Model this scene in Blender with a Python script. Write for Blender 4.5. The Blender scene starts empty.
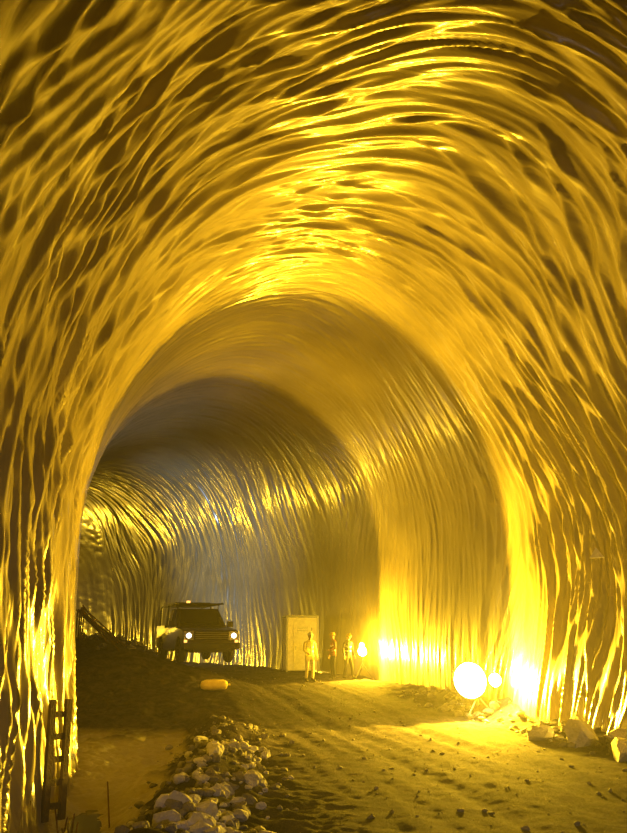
import bpy, math, random
import numpy as np
from mathutils import Vector, Matrix
random.seed(7); rng=np.random.RandomState(5)
sc=bpy.context.scene
try:
    sc.view_settings.view_transform='Standard'
except Exception as e: print(e)

CX=-77.3; RC=80.0
# ---------------------------------------------------------------- noise
def _h(ix,iy,seed):
    v=np.sin(ix*127.1+iy*311.7+seed*74.7)*43758.5453
    return (v-np.floor(v))*2*np.pi
def pn(x,y,seed=0):
    x=np.asarray(x,float); y=np.asarray(y,float)
    x,y=np.broadcast_arrays(x,y)
    ix=np.floor(x); iy=np.floor(y); fx=x-ix; fy=y-iy
    u=fx*fx*fx*(fx*(fx*6-15)+10); v=fy*fy*fy*(fy*(fy*6-15)+10)
    def g(dx,dy):
        a=_h(ix+dx,iy+dy,seed)
        return np.cos(a)*(fx-dx)+np.sin(a)*(fy-dy)
    return ((g(0,0)*(1-u)+g(1,0)*u)*(1-v)+(g(0,1)*(1-u)+g(1,1)*u)*v)*1.4
def sm(a,b,x):
    t=np.clip((np.asarray(x,float)-a)/(b-a),0,1); return t*t*(3-2*t)
def W(s,t):
    p=s/RC
    return CX+(RC+t)*np.cos(p),(RC+t)*np.sin(p)
def ST(X,Y):
    return RC*np.arctan2(Y,X-CX), np.hypot(X-CX,Y)-RC
def H(X,Y):
    X=np.asarray(X,float);Y=np.asarray(Y,float)
    s,t=ST(X,Y)
    z=.65*sm(20,32,Y)
    z=z+.5*sm(22,29,Y)*sm(1.2,-1.6,t)*(1-.0*t)
    t0=-3.7+np.clip(Y-10,-10,14)*.14
    rid=np.exp(-((t-t0)/.75)**2)*(.28+.25*pn(X*.8,Y*.8,3))*(1-sm(21,26,Y))
    z=z+rid
    z=z-.28*sm(t0-.2,t0-1.1,t)*(1-sm(19,25,Y))
    z=z-.45*np.exp(-((t+5.2)/.6)**2)*(1-sm(13,17,Y))
    z=z+1.15*np.exp(-((X+10.6)**2+(Y-38)**2)/(2*2.3**2))
    z=z+.65*np.exp(-((X+7.2)**2+(Y-29.5)**2)/(2*1.3**2))
    z=z+.70*np.exp(-(X**2+Y**2)/(2*3.2**2))
    z=z+.30*sm(4.9,6.0,t)*(1-sm(24,30,Y))*(1+.8*pn(X*.9,Y*.9,8))
    road=sm(-2.4,-.9,t)*sm(5,4,t)
    z=z-.05*(np.exp(-((t-.6)/.35)**2)+np.exp(-((t-2.6)/.35)**2))
    z=z+road*.04*pn(t*2.6,s*.22,17)+road*.010*pn(t*5,s*3,18)
    rough=1-.88*road
    z=z+rough*(.12*pn(X*.5,Y*.5,11)+.07*pn(X*1.5,Y*1.5,12)+.05*pn(X*3.7,Y*3.7,13)+.025*pn(X*9,Y*9,15))
    return z
def Hs(x,y): return float(H(x,y))

# ---------------------------------------------------------------- materials
def mat(name,base=(.5,.5,.5),rough=.6,metal=0,emit=None,es=0,var=.0,vscale=8,bump=0,bscale=30,spec=None):
    m=bpy.data.materials.new(name); m.use_nodes=True
    nt=m.node_tree; b=nt.nodes['Principled BSDF']
    b.inputs['Base Color'].default_value=(*base,1); b.inputs['Roughness'].default_value=rough
    b.inputs['Metallic'].default_value=metal
    if spec is not None: b.inputs['Specular IOR Level'].default_value=spec
    if emit: 
        b.inputs['Emission Color'].default_value=(*emit,1); b.inputs['Emission Strength'].default_value=es
    tc=nt.nodes.new('ShaderNodeTexCoord')
    if var>0:
        n=nt.nodes.new('ShaderNodeTexNoise'); n.inputs['Scale'].default_value=vscale; n.inputs['Detail'].default_value=6
        nt.links.new(tc.outputs['Object'],n.inputs['Vector'])
        r=nt.nodes.new('ShaderNodeValToRGB')
        r.color_ramp.elements[0].position=.3; r.color_ramp.elements[1].position=.7
        r.color_ramp.elements[0].color=(*[max(0,c*(1-var)) for c in base],1)
        r.color_ramp.elements[1].color=(*[min(1,c*(1+var)) for c in base],1)
        nt.links.new(n.outputs['Fac'],r.inputs['Fac']); nt.links.new(r.outputs['Color'],b.inputs['Base Color'])
    if bump>0:
        n=nt.nodes.new('ShaderNodeTexNoise'); n.inputs['Scale'].default_value=bscale; n.inputs['Detail'].default_value=8
        nt.links.new(tc.outputs['Object'],n.inputs['Vector'])
        bp=nt.nodes.new('ShaderNodeBump'); bp.inputs['Strength'].default_value=bump; bp.inputs['Distance'].default_value=.05
        nt.links.new(n.outputs['Fac'],bp.inputs['Height']); nt.links.new(bp.outputs['Normal'],b.inputs['Normal'])
    return m

# ---------------------------------------------------------------- mesh builder
class MB:
    def __init__(s): s.v=[];s.f=[];s.m=[];s.mats=[]
    def mi(s,m):
        if m not in s.mats: s.mats.append(m)
        return s.mats.index(m)
    def add(s,vs,fs,m):
        o=len(s.v); s.v+= [tuple(v) for v in vs]; s.f+=[tuple(o+i for i in f) for f in fs]; s.m+=[s.mi(m)]*len(fs)
    def box(s,c,d,m,rot=None,taper=1.0):
        vs=[]
        for z in(-.5,.5):
            k=1 if z<0 else taper
            for x,y in((-.5,-.5),(.5,-.5),(.5,.5),(-.5,.5)): vs.append(Vector((x*d[0]*k,y*d[1]*k,z*d[2])))
        if rot is not None: vs=[rot@v for v in vs]
        vs=[v+Vector(c) for v in vs]
        s.add(vs,[(3,2,1,0),(4,5,6,7),(0,1,5,4),(1,2,6,5),(2,3,7,6),(3,0,4,7)],m)
    def cyl(s,p0,p1,r0,m,r1=None,n=14,caps=True):
        r1=r0 if r1 is None else r1
        p0=Vector(p0);p1=Vector(p1);d=(p1-p0).normalized()
        a=d.orthogonal().normalized();b=d.cross(a)
        vs=[]
        for p,r in((p0,r0),(p1,r1)):
            for i in range(n):
                t=2*math.pi*i/n; vs.append(p+a*math.cos(t)*r+b*math.sin(t)*r)
        fs=[(i,(i+1)%n,n+(i+1)%n,n+i) for i in range(n)]
        if caps: fs+=[tuple(range(n-1,-1,-1)),tuple(range(n,2*n))]
        s.add(vs,fs,m)
    def prism(s,prof,x0,x1,m):   # prof in (y,z)
        n=len(prof)
        vs=[(x0,y,z) for y,z in prof]+[(x1,y,z) for y,z in prof]
        fs=[(i,(i+1)%n,n+(i+1)%n,n+i) for i in range(n)]+[tuple(range(n-1,-1,-1)),tuple(range(n,2*n))]
        s.add(vs,fs,m)
    def torus(s,c,R,r,m,ax='x',n=28,k=10):
        vs=[];fs=[]
        for i in range(n):
            a=2*math.pi*i/n
            for j in range(k):
                b=2*math.pi*j/k; rr=R+r*math.cos(b); q=r*1.25*math.sin(b)
                vs.append(Vector(c)+(Vector((q,rr*math.cos(a),rr*math.sin(a)))))
        for i in range(n):
            for j in range(k):
                fs.append((i*k+j,((i+1)%n)*k+j,((i+1)%n)*k+(j+1)%k,i*k+(j+1)%k))
        s.add(vs,fs,m)
    def build(s,name,parent=None,loc=None,rotz=None,bevel=0,smooth=False):
        me=bpy.data.meshes.new(name); me.from_pydata(s.v,[],s.f)
        for m in s.mats: me.materials.append(m)
        me.polygons.foreach_set('material_index',s.m)
        if smooth: me.polygons.foreach_set('use_smooth',[True]*len(s.f))
        me.update()
        import bmesh
        bm=bmesh.new(); bm.from_mesh(me); bmesh.ops.recalc_face_normals(bm,faces=bm.faces); bm.to_mesh(me); bm.free()
        o=bpy.data.objects.new(name,me); sc.collection.objects.link(o)
        if parent: o.parent=parent
        if loc: o.location=loc
        if rotz is not None: o.rotation_euler=(0,0,rotz)
        if bevel:
            b=o.modifiers.new('bev','BEVEL'); b.width=bevel; b.segments=2; b.limit_method='ANGLE'; b.angle_limit=math.radians(35)
        return o
def empty(name,loc,rotz=0,scale=1):
    e=bpy.data.objects.new(name,None); sc.collection.objects.link(e); e.location=loc; e.rotation_euler=(0,0,rotz); e.scale=(scale,)*3
    e.empty_display_size=.2
    return e
def grid_mesh(name,P,m,uv=None,flip=False):
    n0,n1=P.shape[:2]
    me=bpy.data.meshes.new(name)
    idx=np.arange(n0*n1).reshape(n0,n1)
    q=np.stack([idx[:-1,:-1],idx[1:,:-1],idx[1:,1:],idx[:-1,1:]],-1).reshape(-1,4)
    if flip: q=q[:,::-1]
    me.vertices.add(n0*n1); me.vertices.foreach_set('co',P.reshape(-1).astype(np.float32))
    me.loops.add(q.size); me.loops.foreach_set('vertex_index',q.reshape(-1).astype(np.int32))
    me.polygons.add(len(q)); me.polygons.foreach_set('loop_start',np.arange(0,q.size,4,dtype=np.int32))
    me.polygons.foreach_set('use_smooth',np.ones(len(q),bool))
    me.update(calc_edges=True)
    if uv is not None:
        l=me.uv_layers.new(name='UVMap'); l.data.foreach_set('uv',uv.reshape(-1,2)[q.reshape(-1)].reshape(-1).astype(np.float32))
    me.materials.append(m)
    o=bpy.data.objects.new(name,me); sc.collection.objects.link(o); return o

# ---------------------------------------------------------------- tunnel lining
def lining_mat():
    m=bpy.data.materials.new('waterproof_membrane'); m.use_nodes=True
    nt=m.node_tree;N=nt.nodes;L=nt.links; b=N['Principled BSDF']
    b.inputs['Roughness'].default_value=.34; b.inputs['Specular IOR Level'].default_value=.7
    b.inputs['Coat Weight'].default_value=1.0; b.inputs['Coat Roughness'].default_value=.15
    uv=N.new('ShaderNodeTexCoord')
    mp=N.new('ShaderNodeMapping'); mp.inputs['Scale'].default_value=(4.0,.35,1); L.new(uv.outputs['UV'],mp.inputs['Vector'])
    n=N.new('ShaderNodeTexNoise'); n.inputs['Scale'].default_value=1.4; n.inputs['Detail'].default_value=3; n.inputs['Distortion'].default_value=.3
    L.new(mp.outputs[0],n.inputs['Vector'])
    n2=N.new('ShaderNodeTexNoise'); n2.inputs['Scale'].default_value=.35; n2.inputs['Detail'].default_value=4
    L.new(uv.outputs['UV'],n2.inputs['Vector'])
    r=N.new('ShaderNodeValToRGB'); r.color_ramp.elements[0].color=(.19,.158,.09,1); r.color_ramp.elements[1].color=(.33,.28,.17,1)
    r.color_ramp.elements[0].position=.3; r.color_ramp.elements[1].position=.7
    L.new(n2.outputs['Fac'],r.inputs['Fac']); L.new(r.outputs[0],b.inputs['Base Color'])
    bp=N.new('ShaderNodeBump'); bp.inputs['Strength'].default_value=.4; bp.inputs['Distance'].default_value=.05
    L.new(n.outputs['Fac'],bp.inputs['Height']); L.new(bp.outputs[0],b.inputs['Normal']); L.new(bp.outputs[0],b.inputs['Coat Normal'])
    return m
HW=6.25; ZC=5.0; BV=7.9
prof=[]
for z in np.linspace(-1.3,ZC,60)[:-1]: prof.append((-(HW-.35*((ZC-z)/5)**2),z))
for a in np.linspace(math.pi,0,240): prof.append((HW*math.cos(a),ZC+BV*math.sin(a)))
for z in np.linspace(ZC,-1.3,60)[1:]: prof.append(((HW-.35*((ZC-z)/5)**2),z))
prof=np.array(prof); seg=np.hypot(*np.diff(prof,axis=0).T); cum=np.concatenate([[0],np.cumsum(seg)])
NP=640; c=np.linspace(0,cum[-1],NP)
pt=np.interp(c,cum,prof[:,0]); pz=np.interp(c,cum,prof[:,1])
tx=np.gradient(pt,c); tz=np.gradient(pz,c); nl=np.hypot(tx,tz); nx=tz/nl; nz=-tx/nl   # inward normal
sv=np.concatenate([np.arange(-16,7,.12),np.arange(7,34,.038),np.arange(34,62,.08),np.arange(62,100.1,.25)])
S,C=np.meshgrid(sv,c,indexing='ij')
w=1.5*pn(S*.13,C*.14,21)+.13*pn(S*.5,C*.2,22)
S2=S+w
def rid(x,y,seed,k=2.2,p=1.6):
    v=pn(x,y,seed); return np.clip(1.03-np.sqrt(v*v+.0012)*k,0,1)**p
r1=rid(S2*1.6,C*.11,1,2.0,1.4)
r2=rid(S2*2.5+.36*C,C*.18,2,2.4)
r3=rid(S2*2.3-.46*C,C*.19,4,2.4)
r5=rid(S2*4.0+.1*C,C*.25,7)
mk=sm(-.15,.15,pn(S*.22,C*.16,9))
amp=1-.86*sm(17,24,S)+.25*sm(40,48,S)
D=amp*(.16*r1+.13*r2*mk+.13*r3*(1-mk)+.045*r5)+.12*pn(S*.3,C*.12,6)
T=pt[None,:]+nx[None,:]*D; Z=pz[None,:]+nz[None,:]*D
X,Y=W(S,T)
P=np.stack([X,Y,Z],-1)
mem=lining_mat()
lin=grid_mesh('tunnel_lining',P,mem,uv=np.stack([S,C],-1),flip=True)

# ---------------------------------------------------------------- ground
def ground_mat():
    m=bpy.data.materials.new('tunnel_mud'); m.use_nodes=True
    nt=m.node_tree;N=nt.nodes;L=nt.links; b=N['Principled BSDF']
    g=N.new('ShaderNodeTexCoord')
    n=N.new('ShaderNodeTexNoise'); n.inputs['Scale'].default_value=1.5; n.inputs['Detail'].default_value=12; n.inputs['Roughness'].default_value=.85
    L.new(g.outputs['Object'],n.inputs['Vector'])
    r=N.new('ShaderNodeValToRGB'); e=r.color_ramp.elements
    e[0].position=.40;e[0].color=(.016,.0145,.021,1); e[1].position=.68;e[1].color=(.115,.10,.14,1)
    L.new(n.outputs['Fac'],r.inputs['Fac'])
    sx=N.new('ShaderNodeSeparateXYZ'); L.new(g.outputs['Object'],sx.inputs[0])
    def mr(a,b_,c_,d):
        q=N.new('ShaderNodeMapRange'); q.inputs[1].default_value=a; q.inputs[2].default_value=b_; q.inputs[3].default_value=c_; q.inputs[4].default_value=d
        L.new(sx.outputs['Z'],q.inputs[0]); return q.outputs[0]
    mx=N.new('ShaderNodeMix'); mx.data_type='RGBA'; L.new(mr(-.22,-.08,1,0),mx.inputs[0]); L.new(r.outputs[0],mx.inputs[6]); mx.inputs[7].default_value=(.30,.27,.16,1)  # low ground painted a paler tan to stand for reflected yellow light
    L.new(mx.outputs[2],b.inputs['Base Color'])
    L.new(mr(-.22,-.08,.3,.95),b.inputs['Roughness'])
    L.new(mr(-.22,-.08,.6,.03),b.inputs['Specular IOR Level'])
    n2=N.new('ShaderNodeTexNoise'); n2.inputs['Scale'].default_value=12; n2.inputs['Detail'].default_value=10; n2.inputs['Roughness'].default_value=.8
    L.new(g.outputs['Object'],n2.inputs['Vector'])
    bp=N.new('ShaderNodeBump'); bp.inputs['Strength'].default_value=1; bp.inputs['Distance'].default_value=.06
    L.new(n2.outputs['Fac'],bp.inputs['Height']);L.new(bp.outputs[0],b.inputs['Normal'])
    return m
gs=np.concatenate([np.arange(-16,8,.2),np.arange(8,34,.05),np.arange(34,100.1,.2)]); gt=np.arange(-6.5,6.51,.06)
GS,GT=np.meshgrid(gs,gt,indexing='ij'); GX,GY=W(GS,GT)
grid_mesh('floor',np.stack([GX,GY,H(GX,GY)],-1),ground_mat(),flip=True)
# far end rock face
mrock=mat('rock_face_mat',(.25,.22,.19),.9,var=.4,vscale=1,bump=1,bscale=2)
u=np.linspace(-7.5,7.5,60);vv=np.linspace(-1.5,14,60);U,V=np.meshgrid(u,vv,indexing='ij')
FX,FY=W(101+.5*pn(U*.5,V*.5,31),U); grid_mesh('wall_end',np.stack([FX,FY,V],-1),mrock)
# puddle in ditch
mw=mat('ditch_water',(.05,.045,.03),.06)
ps=np.arange(6,16.5,.2); pt2=np.linspace(-5.85,-4.5,8); A,B=np.meshgrid(ps,pt2,indexing='ij'); AX,AY=W(A,B)
grid_mesh('ditch_water',np.stack([AX,AY,np.full_like(AX,-.62)],-1),mw,flip=True)

# ---------------------------------------------------------------- rocks
import bmesh
def ico(sub):
    bm=bmesh.new(); bmesh.ops.create_icosphere(bm,subdivisions=sub,radius=1)
    v=np.array([x.co[:] for x in bm.verts]); f=[[a.index for a in q.verts] for q in bm.faces]; bm.free(); return v,f
IV,IF=ico(2)
def rocks(name,items,m):
    b=MB(); b.mi(m)
    for (x,y,r,sink) in items:
        v=IV.copy()
        for k in range(7):   # planar cuts give a broken, angular stone
            d=rng.normal(size=3); d/=np.linalg.norm(d); h=.5+.3*rng.rand()
            q=v@d; v=v-np.outer(np.clip(q-h,0,None),d)
        v*=1+.05*rng.normal(size=(len(v),1))
        v*=np.array([1,.6+.4*rng.rand(),.5+.35*rng.rand()])*r
        a=rng.rand()*6.28; R=np.array([[math.cos(a),-math.sin(a),0],[math.sin(a),math.cos(a),0],[0,0,1]])
        v=v@R.T; z=Hs(x,y)+r*sink
        b.add((v+np.array([x,y,z])).tolist(),IF,m)
    return b.build(name)
mst=mat('grey_stone',(.18,.17,.20),.8,var=.5,vscale=2.5,bump=.8,bscale=14,spec=.2)
mst2=mat('pale_stone',(.62,.60,.62),.8,var=.25,vscale=3,bump=.8,bscale=14,spec=.2)
mst3=mat('light_grey_stone',(.48,.47,.56),.8,var=.45,vscale=2.5,bump=.8,bscale=14,spec=.2)
it=[]
for i in range(650):
    y=9+rng.rand()**1.3*12; tt=-3.7+(min(y,24)-10)*.14+rng.normal()*.55
    x,yy=W(y,tt); r=.03+.10*rng.rand()**3+(.04*rng.rand() if y<14 else 0)
    it.append((float(x),float(yy),r,.2))
rocks('rubble_ridge',it,mst)
it=[]
for i in range(170):
    y=9.5+rng.rand()**1.6*8.0; tt=-3.5+(y-10)*.14+rng.normal()*.38
    x,yy=W(y,tt); it.append((float(x),float(yy),.04+.16*rng.rand()**2.8,.25))
rocks('pale_rubble',it,mst3)
it=[]
for i in range(160):
    s=15+rng.rand()*11; t=5.2+rng.normal()*.35; x,y=W(s,min(t,5.8)); it.append((float(x),float(y),.05+.14*rng.rand()**2,.25))
rocks('rubble_verge',it,mst)
it=[]
for i in range(500):
    s=9+rng.rand()*24; t=-1.4+5.6*rng.rand(); x,y=W(s,t)
    if abs(x+3.25)<.8 and abs(y-26)<.8: continue
    it.append((float(x),float(y),.015+.05*rng.rand()**4,.2))
rocks('loose_gravel',it,mst)
it=[]
for i in range(90):
    x=-9.8+rng.normal()*1.3;y=38+rng.normal()*1.3; it.append((x,y,.08+.2*rng.rand()**2,.2))
rocks('muck_heap_stones',it,mst)
rocks('pale_boulder',[(6.0,15.6,.42,.35)],mst2)
rocks('grey_boulder',[(5.9,17.8,.6,.25),(5.2,18.5,.35,.25),(6.5,17.2,.35,.3)],mst3)

# ---------------------------------------------------------------- floodlights
mblk=mat('black_metal',(.03,.03,.03),.5,.6,bump=.1)
msteel=mat('galvanised_steel',(.25,.25,.25),.5,.8,bump=.1)
YEL=(1.0,.575,.018)
mem_y=mat('lamp_glass_yellow',(1,.8,.4),.3,emit=(1,.76,.17),es=90)
mem_c=mat('lamp_glass_cool',(1,1,1),.3,emit=(.75,.85,1),es=20)
def flood(s,t,z,energy,color,glass,heads=(.25,),up=.25,side=.15,angle=172,blend=.3,backwards=1.0,gap=.25,fill_bulb=0):
    x,y=W(s,t); x=float(x);y=float(y); g=Hs(x,y)
    p=s/RC; tang=Vector((-math.sin(p),math.cos(p),0)); inward=Vector((-math.cos(p),-math.sin(p),0))
    d=(-tang*backwards+inward*side+Vector((0,0,up))).normalized()
    rz=math.atan2(-d.x,d.y)
    e=empty('floodlight_stand',(x,y,g),rz)
    h=z-g
    b=MB()
    for k in range(3):
        a=k*2.094+.5; b.cyl((math.cos(a)*.45,math.sin(a)*.45,0.0),(0,0,h*.55),.02,msteel)
    b.cyl((0,0,h*.3),(0,0,h-.05),.025,msteel)
    tot=sum(heads)*2+gap*(len(heads)-1)
    b.cyl((-tot/2,0,h-.1),(tot/2,0,h-.1),.022,msteel)
    b.build('tripod',e)
    pit=Matrix.Rotation(math.asin(d.z),3,'X')
    xc=tot/2
    for k,r in enumerate(heads):
        cx=xc-r; xc-=2*r+gap
        b=MB(); o=Vector((cx,0,h)); f=lambda y:o+pit@Vector((0,y,0))
        b.cyl(f(-.16),f(-.02),r*.45,mblk,r1=r*.9,n=28); b.cyl(f(-.02),f(.05),r,mblk,n=28)
        # domed bright lens
        n=28; vs=[];fs=[]; R_=5
        for j in range(R_):
            a=j/R_*math.pi/2
            for i in range(n):
                q=2*math.pi*i/n; vs.append(o+pit@Vector((r*.93*math.cos(a)*math.cos(q),.05+r*.35*math.sin(a),r*.93*math.cos(a)*math.sin(q))))
        vs.append(f(.05+r*.35))
        for j in range(R_-1):
            for i in range(n): fs.append((j*n+i,j*n+(i+1)%n,(j+1)*n+(i+1)%n,(j+1)*n+i))
        for i in range(n): fs.append(((R_-1)*n+i,(R_-1)*n+(i+1)%n,len(vs)-1))
        b.add(vs,fs,glass)
        b.build('lamp_head_%d'%(k+1),e)
    L=bpy.data.lights.new('flood_beam','SPOT'); L.energy=energy; L.color=color; L.spot_size=math.radians(angle); L.spot_blend=blend; L.shadow_soft_size=.2
    lo=bpy.data.objects.new('flood_beam',L); sc.collection.objects.link(lo); lo.parent=e
    lo.location=Vector((0,0,h))+pit@Vector((0,.5,0)); lo.rotation_euler=(math.pi/2+math.asin(d.z),0,0)
    if fill_bulb:  # bulb added above the head to fill the area beyond with light
        L=bpy.data.lights.new('fill_bulb','POINT'); L.energy=fill_bulb; L.color=color; L.shadow_soft_size=.12
        lo=bpy.data.objects.new('fill_bulb',L); sc.collection.objects.link(lo); lo.parent=e; lo.location=(0,0,h+.42)
        b=MB(); b.cyl((0,0,h-.05),(0,0,h+.2),.03,msteel); v=IV*np.array([.10,.10,.13])+np.array([0,0,h+.22]); b.add(v.tolist(),IF,glass); b.build('fill_bulb_glass',e,smooth=True)
    return e
flood(21.7,5.10,1.08,17500,YEL,mem_y,(.52,.20),up=.12,side=.08,angle=176,blend=.09,gap=.04)  # main lens oversized to take in glare; small head stands for its reflection
flood(.384*80,5.5,1.70,7500,YEL,mem_y,(.2,),up=.12,side=.08,angle=176,blend=.12,fill_bulb=600)
flood(.98*80,3.5,2.3,4000,YEL,mem_y,(.3,.3),up=.2)
flood(.60*80,-4.9,3.0,3000,(.60,.76,1),mem_c,(.2,.2),up=.42,side=-1.0,angle=95,backwards=.1,blend=1.0)
flood(-9,1.5,3.0,620,(.68,.73,1),mem_c,(.2,.2),up=-.17,side=.1,angle=74,backwards=-1,blend=.7)  # unseen cool lamp behind the camera, added as fill for the foreground

# ---------------------------------------------------------------- pickup truck
mp=mat('truck_paint_dark',(.03,.025,.025),.35,.3,var=.2,spec=.6)
mgl=mat('truck_glass',(.02,.02,.022),.08)
mrub=mat('tyre_rubber',(.02,.02,.02),.85,bump=.4)
mchr=mat('chrome',(.3,.3,.3),.3,1,bump=.05)
mhl=mat('headlamp',(1,1,1),.2,emit=(1,.93,.75),es=4)
mamb=mat('marker_amber',(1,.4,.05),.3,emit=(1,.5,.1),es=2)
mwhite=mat('dirty_white',(.78,.74,.66),.6,var=.12)
def truck(loc,rz,scl):
    e=empty('pickup_truck',loc,rz,scl)
    b=MB()
    pr=[(-2.6,.55),(-2.6,1.17),(1.2,1.17),(2.35,1.07),(2.55,.97),(2.6,.5),(2.35,.42),(2.2,.42)]+[(1.72+.46*math.cos(a),.42+.44*math.sin(a)) for a in np.linspace(0,math.pi,11)]+[(-1.1,.42)]+[(-1.6+.46*math.cos(a),.42+.44*math.sin(a)) for a in np.linspace(0,math.pi,11)]+[(-2.45,.45)]
    b.prism(pr,-.93,.93,mp); b.build('body',e,bevel=.03)
    b=MB()  # cab
    lo=[(-.88,-.85,1.15),(.88,-.85,1.15),(.88,1.2,1.15),(-.88,1.2,1.15)]; hi=[(-.74,-.7,1.82),(.74,-.7,1.82),(.74,.45,1.82),(-.74,.45,1.82)]
    b.add(lo+hi,[(3,2,1,0),(4,5,6,7),(0,1,5,4),(1,2,6,5),(2,3,7,6),(3,0,4,7)],mp); b.build('cab',e,bevel=.04)
    b=MB()
    def quad(idx,ins,mt,off):
        q=[Vector((lo+hi)[i]) for i in idx]; c_=sum(q,Vector())/4; n_=(q[1]-q[0]).cross(q[3]-q[0]).normalized()
        if n_.dot(c_-Vector((0,.1,1.45)))<0:n_=-n_
        b.add([c_+(p-c_)*ins+n_*off for p in q],[(0,1,2,3)],mt)
    quad((2,3,7,6),.88,mgl,.012); quad((0,1,5,4),.85,mgl,.012); quad((1,2,6,5),.85,mgl,.012); quad((3,0,4,7),.85,mgl,.012)
    for sx in(-1,1): b.box((sx*.83,.15,1.48),(.1,.07,.62),mp,Matrix.Rotation(-sx*.2,3,'Y'))
    b.build('windows',e)
    b=MB()  # front end
    b.box((0,2.6,.88),(1.15,.06,.24),mblk)
    for k in range(4): b.box((0,2.64,.79+k*.06),(1.1,.02,.02),mchr)
    b.box((0,2.68,.55),(1.88,.2,.2),mblk); b.box((0,2.72,.4),(1.3,.08,.12),mblk)
    b.box((0,-2.68,.55),(1.8,.15,.16),mchr)
    b.build('grille_and_bumpers',e,bevel=.015)
    b=MB()
    for sx in(-1,1):
        b.cyl((sx*.76,2.55,.88),(sx*.76,2.63,.88),.085,mhl,n=20); b.box((sx*.76,2.58,.88),(.32,.06,.28),mchr)
        b.box((sx*.86,2.58,.7),(.1,.06,.08),mamb)
    b.build('headlamps',e)
    b=MB()
    for sx in(-1,1):
        for sy in(1.72,-1.6):
            b.torus((sx*.82,sy,.38),.28,.11,mrub); b.cyl((sx*.74,sy,.38),(sx*.9,sy,.38),.22,mchr,n=20); b.cyl((sx*.88,sy,.38),(sx*.93,sy,.38),.07,mblk)
        b.box((sx*1.05,1.0,1.27),(.2,.1,.2),mblk); b.cyl((sx*.88,1.0,1.2),(sx*1.0,1.0,1.25),.02,mblk)
        b.box((sx*.93,.1,.4),(.16,1.7,.05),mblk)
        b.box((sx*.94,.15,1.03),(.02,.14,.03),mchr)
    b.cyl((-.8,1.72,.38),(.8,1.72,.38),.05,mblk); b.cyl((-.8,-1.6,.38),(.8,-1.6,.38),.05,mblk)
    b.build('wheels_mirrors_steps',e)
    b=MB()  # bed rails, rack, beacon
    for sx in(-1,1):
        b.box((sx*.88,-1.75,1.2),(.1,1.7,.07),mp)
        for yy in(-2.5,-1.0): b.cyl((sx*.84,yy,1.15),(sx*.8,yy,1.95),.03,mblk)
        b.cyl((sx*.8,-2.55,1.95),(sx*.74,1.0,1.98),.03,mblk)
        b.cyl((sx*.74,.4,1.8),(sx*.74,.4,1.96),.02,mblk)
    for yy in(-2.5,-1.8,-1.0,-.3,.4,.95): b.cyl((-.8,yy,1.965),(.8,yy,1.965),.025,mblk)
    b.box((0,-1.3,2.0),(1.3,1.6,.14),mblk); b.cyl((.3,.1,1.96),(.3,.1,2.1),.07,mamb)
    b.build('roof_rack',e)
    b=MB(); b.box((0,-1.7,1.18),(1.6,1.5,.12),mblk); b.box((.2,-1.5,1.35),(.9,.7,.4),mblk); b.build('bed_load',e,bevel=.03)
    return e
tx_,ty_=-4.75,31.2
zz=max(Hs(tx_+dx,ty_+dy) for dx in(-.8,.8) for dy in (-1.8,1.8))
truck((tx_,ty_,zz-.06),math.pi+math.radians(21),1.1)

# ---------------------------------------------------------------- cabinet
def cabinet(loc,rz):
    e=empty('site_cabin',loc,rz); b=MB(); w_,d_,h_=1.45,1.1,2.45
    b.box((0,0,h_/2+.1),(w_,d_,h_-.1),mwhite)
    b.build('cabin_body',e,bevel=.02)
    b=MB(); b.box((0,0,h_+.1),(w_+.1,d_+.1,.08),msteel)
    for sx in(-1,1):
        for sy in (-1,1): b.box((sx*(w_/2),sy*(d_/2),h_/2+.1),(.08,.08,h_),msteel); 
        b.box((sx*.5,0,.04),(.12,d_,.12),mblk)
    b.build('frame',e,bevel=.01)
    b=MB(); b.box((0,d_/2+.02,1.2),(.85,.03,2.0),mwhite); b.box((.32,d_/2+.05,1.15),(.04,.04,.16),mchr)
    for k in range(4): b.box((0,d_/2+.045,1.85+k*.07),(.5,.02,.03),msteel)
    for z in(.5,1.9): b.cyl((-.43,d_/2+.04,z),(-.43,d_/2+.04,z+.14),.02,msteel)
    b.build('door',e)
cx,cy=-.62,36.6
cabinet((cx,cy,Hs(cx,cy)-.05),math.pi+.2)

# ---------------------------------------------------------------- workers
mskin=mat('skin',(.45,.27,.19),.55,var=.08)
mhair=mat('hair',(.03,.02,.015),.7)
meye=mat('eye_dark',(.02,.02,.02),.2)
mboot=mat('boot_leather',(.03,.025,.02),.6)
mrefl=mat('reflective_tape',(.8,.8,.8),.3)
def skinned(verts,edges,radii,roots,sub=2):
    me=bpy.data.meshes.new('tmp'); me.from_pydata([tuple(v) for v in verts],edges,[]); o=bpy.data.objects.new('tmp',me); sc.collection.objects.link(o)
    o.modifiers.new('s','SKIN'); sk=me.skin_vertices[0].data
    for i,r in enumerate(radii): sk[i].radius=r if isinstance(r,tuple) else (r,r)
    for i in range(len(verts)): sk[i].use_root=(i in roots)
    m_=o.modifiers.new('d','SUBSURF'); m_.levels=sub; m_.render_levels=sub
    dg=bpy.context.evaluated_depsgraph_get(); out=bpy.data.meshes.new_from_object(o.evaluated_get(dg))
    bpy.data.objects.remove(o); return out
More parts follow.
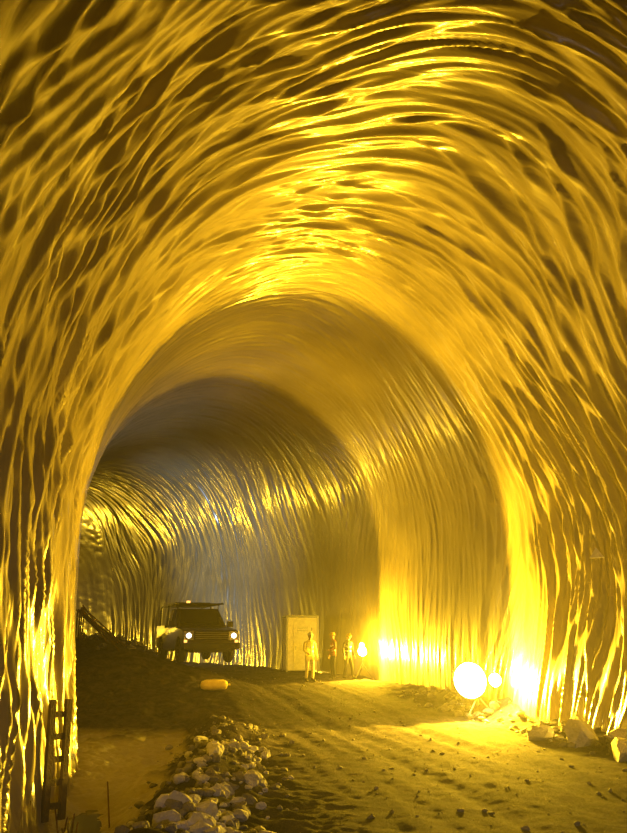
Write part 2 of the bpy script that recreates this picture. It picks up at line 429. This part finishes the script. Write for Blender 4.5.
def worker(loc,rz,coat,trs,hat,arms,scl=1.0,legs=None):
    e=empty('construction_worker',loc,rz,scl)
    V=[(0,0,.95),(0,0,1.10),(0,.01,1.28),(0,0,1.43),(0,.005,1.52),(0,.02,1.60)]
    R=[(.165,.12),(.15,.11),(.175,.12),(.14,.09),(.055,.055),(.052,.052)]
    E=[(0,1),(1,2),(2,3),(3,4),(4,5)]
    lg=legs or [((-.12,.03,.5),(-.14,-.02,.09)),((.12,.03,.5),(.14,-.02,.09))]
    for sx,(kn,an) in zip((-1,1),lg):
        i=len(V); V+=[(sx*.1,0,.86),kn,an,(an[0]+sx*.03,an[1]+.17,.05)]; R+=[.098,.068,.052,(.05,.038)]
        E+=[(0,i),(i,i+1),(i+1,i+2),(i+2,i+3)]
    hands=[]
    for sx,(el,wr) in zip((-1,1),arms):
        i=len(V); d=(Vector(wr)-Vector(el)).normalized(); pm=Vector(wr)+d*.085
        V+=[(sx*.19,0,1.43),el,wr,tuple(pm)]; R+=[.068,.052,.034,(.04,.022)]
        E+=[(3,i),(i,i+1),(i+1,i+2),(i+2,i+3)]; hands.append((Vector(wr),pm,d,sx))
    me=skinned(V,E,R,[0])
    for m in(coat,trs,mboot,mskin,mrefl): me.materials.append(m)
    for p in me.polygons:
        c_=p.center; k=0
        if c_.z<.15:k=2
        elif c_.z<.9 and abs(c_.x)<.26 and not any((c_-h[1]).length<.2 for h in hands):k=1
        if abs(c_.x)<.2 and (1.08<c_.z<1.13 or 1.26<c_.z<1.31):k=4
        if c_.z>1.53:k=3
        for wr,pm,d,sx in hands:
            if (c_-wr).dot(d)>-.0 and (c_-wr).length<.16:k=3
        p.material_index=k; p.use_smooth=True
    o=bpy.data.objects.new('body',me); sc.collection.objects.link(o); o.parent=e
    fv=[];fe=[];fr=[];rt=[]
    for wr,pm,d,sx in hands:
        side=d.cross(Vector((0,0,1)));  side=Vector((0,1,0)) if side.length<.3 else side.normalized()
        if abs(d.z)>.6: side=(Vector((0,1,0))-d*d.y).normalized()
        nrm=d.cross(side).normalized(); curl=nrm if nrm.dot(Vector((-sx,0,0)))>0 else -nrm
        for k,ln in enumerate((.07,.08,.075,.06)):
            base=pm+side*(.026-.0175*k)-d*.01; i=len(fv)
            fv+=[base,base+d*ln*.5+curl*.006,base+d*ln*.82+curl*.02,base+d*ln+curl*.038]; fr+=[.0095,.009,.0085,.0075]; fe+=[(i,i+1),(i+1,i+2),(i+2,i+3)]; rt.append(i)
        i=len(fv); tb=wr+d*.03+side*.025
        fv+=[tb,tb+side*.03+d*.025,tb+side*.04+d*.055+curl*.015]; fr+=[.012,.011,.009]; fe+=[(i,i+1),(i+1,i+2)]; rt.append(i)
    fm=skinned(fv,fe,fr,rt,1); fm.materials.append(mskin)
    for p in fm.polygons:p.use_smooth=True
    o=bpy.data.objects.new('fingers',fm); sc.collection.objects.link(o); o.parent=e
    # head
    bm=bmesh.new(); bmesh.ops.create_uvsphere(bm,u_segments=32,v_segments=24,radius=1)
    for v in bm.verts:
        x,y,z=v.co; 
        k=1-.28*max(0,-z)**1.3; v.co.x=x*.076*k; v.co.y=y*.097*(1-.1*max(0,-z)) ; v.co.z=z*.118
        if y>0:
            nb=math.exp(-((x/.16)**2+((z+.12)/.2)**2)); v.co.y+=.024*nb
            v.co.y-=.010*(math.exp(-(((abs(x)-.36)/.17)**2+((z-.05)/.12)**2)))
            v.co.y+=.008*math.exp(-((x/.3)**2+((z+.48)/.07)**2))-.004*math.exp(-((x/.3)**2+((z+.55)/.03)**2))
            v.co.y+=.012*math.exp(-((x/.3)**2+((z+.8)/.15)**2))
    for f in bm.faces: f.smooth=True; f.material_index=1 if (f.calc_center_median().y<.01 and f.calc_center_median().z>-.03) else 0
    hm=bpy.data.meshes.new('head'); bm.to_mesh(hm); bm.free(); hm.materials.append(mskin); hm.materials.append(mhair)
    o=bpy.data.objects.new('head',hm); sc.collection.objects.link(o); o.parent=e; o.location=(0,.035,1.67)
    b=MB()
    for sx in(-1,1):
        b.cyl((sx*.028,.118,1.675),(sx*.028,.124,1.675),.011,meye,n=12)
        b.torus((sx*.078,.03,1.665),.02,.007,mskin,n=14,k=6)
    b.box((0,.135,1.612),(.045,.006,.006),mhair)
    b.build('face_features',e,smooth=True)
    b=MB(); vs=[];fs=[]; n=24; rings=7
    for j in range(rings):
        a=j/(rings)*math.pi/2
        for i in range(n):
            q=2*math.pi*i/n; vs.append((.098*math.cos(a)*math.cos(q),.035+.122*math.cos(a)*math.sin(q),1.70+.105*math.sin(a)))
    vs.append((0,.035,1.805))
    for j in range(rings-1):
        for i in range(n): fs.append((j*n+i,j*n+(i+1)%n,(j+1)*n+(i+1)%n,(j+1)*n+i))
    for i in range(n): fs.append(((rings-1)*n+i,(rings-1)*n+(i+1)%n,len(vs)-1))
    b.add(vs,fs,hat)
    vs=[]
    for z in(1.695,1.707):
        for rr in(.95,1.16):
            for i in range(n):
                q=2*math.pi*i/n; fr_=rr+(.25*max(0,math.sin(q))**2 if rr>1 else 0); vs.append((.098*rr*math.cos(q),.035+.122*fr_*math.sin(q),z))
    fs=[]
    for i in range(n):
        j=(i+1)%n; fs+=[(i,j,n+j,n+i),(2*n+i,3*n+i,3*n+j,2*n+j),(n+i,n+j,3*n+j,3*n+i)]
    b.add(vs,fs,hat); b.box((0,.03,1.79),(.02,.16,.035),hat)
    b.build('hard_hat',e,smooth=True)
    return e
cy_=mat('hi_vis_yellow',(.98,.9,.4),.6,var=.03); co=mat('hi_vis_orange',(.22,.07,.03),.6,var=.1); cd=mat('dark_jacket',(.04,.04,.05),.7,var=.1)
tl=mat('pale_trousers',(.85,.78,.5),.8,var=.1); td=mat('dark_trousers',(.03,.03,.04),.8,var=.1)
hw=mat('hat_white',(.8,.8,.78),.3); hy=mat('hat_yellow',(.5,.35,.05),.3)
down=lambda sx:((sx*.27,-.02,1.17),(sx*.29,.06,.92))
x,y=-.15,30.4; worker((x,y,Hs(x,y)),math.pi+.5,cy_,tl,hw,[down(-1),((.27,.02,1.16),(.2,.22,1.05))],1.02)
x,y=.8,31.9; worker((x,y,Hs(x,y)),math.pi/2+.3,co,td,hy,[((-.27,0,1.17),(-.22,.22,1.12)),down(1)],1.0)
x,y=1.38,31.4; worker((x,y,Hs(x,y)),math.pi*1.4-.5,cd,td,hy,[down(-1),down(1)],.97,legs=[((-.12,.1,.5),(-.14,.12,.09)),((.12,.0,.5),(.14,-.14,.09))])

# ---------------------------------------------------------------- smaller things
mwood=mat('old_timber',(.08,.055,.04),.85,var=.4,vscale=4,bump=.5)
e_=MB(); R=Matrix.Rotation(-.10,3,'Y')@Matrix.Rotation(-.05,3,'X')
for sx in(-.15,.15): e_.box(R@Vector((0,sx,0)),(.07,.10,1.7),mwood,R)
for k in range(5): e_.box(R@Vector((0,0,-.65+k*.32)),(.05,.34,.09),mwood,R)
e_.build('timber_ladder',loc=(-3.93,12.5,.5),rotz=-.6)
mrst=mat('rusty_rebar',(.16,.09,.05),.7,.5,var=.3)
b=MB()
for i in range(9):
    x0=-3.45+rng.normal()*.2;y0=11.8+rng.normal()*.4;z0=Hs(x0,y0)-.1
    b.cyl((x0,y0,z0),(x0+rng.normal()*.25,y0+rng.normal()*.2,z0+.4+.4*rng.rand()),.012,mrst,n=7)
b.build('rebar_stubs')
b=MB()
for i in range(10):
    a=rng.normal()*.3; x0=-11.4+rng.rand()*.5; y0=36.2+rng.rand()*.8; zq=Hs(x0,y0)
    L_=1.3+rng.rand()*1.2
    b.cyl((x0,y0,zq+1.1+.4*rng.rand()),(x0+L_*.9,y0+a,Hs(x0+L_*.9,y0+a)+.02),.035,mrst,n=8)
    if i%3==0: b.cyl((x0+.1,y0,zq-.05),(x0+.1,y0,zq+1.3),.035,mrst,n=8)
b.build('scrap_steel_bars')
mysack=mat('yellow_sack',(.95,.78,.25),.7,var=.1,bump=.3)
v=IV.copy(); v=np.sign(v)*np.abs(v)**.7*np.array([.46,.27,.18]); b=MB(); b.add(v.tolist(),IF,mysack)
b.box((.46,0,0),(.12,.12,.05),mysack); b.build('sandbag',loc=(-3.25,26.0,Hs(-3.25,26.0)+.14),rotz=.2,smooth=True)
# warning tag hung on right lining
b=MB(); b.add([(-.16,0,0),(.16,0,0),(0,0,.24),(-.16,.02,0),(.16,.02,0),(0,.02,.24)],[(0,1,2),(5,4,3),(0,3,4,1),(1,4,5,2),(2,5,3,0)],mst2)
b.build('warning_tag',loc=(6.42,17.2,4.0),rotz=-.3)

# ---------------------------------------------------------------- world & camera
w_=bpy.data.worlds.new('World'); sc.world=w_; w_.use_nodes=True
nt=w_.node_tree
nt.nodes['Background'].inputs[0].default_value=(.62,.7,1,1); nt.nodes['Background'].inputs[1].default_value=.3
vs_=nt.nodes.new('ShaderNodeVolumeScatter'); vs_.inputs['Density'].default_value=.0018; vs_.inputs['Anisotropy'].default_value=.55
nt.links.new(vs_.outputs[0],nt.nodes['World Output'].inputs['Volume'])
cam=bpy.data.cameras.new('Camera'); co_=bpy.data.objects.new('Camera',cam); sc.collection.objects.link(co_)
co_.location=(0,0,2.3); co_.rotation_euler=(math.radians(90+16.32),0,0)
cam.sensor_fit='VERTICAL'; cam.sensor_height=24; cam.lens=750/833*24; cam.clip_end=300
sc.camera=co_
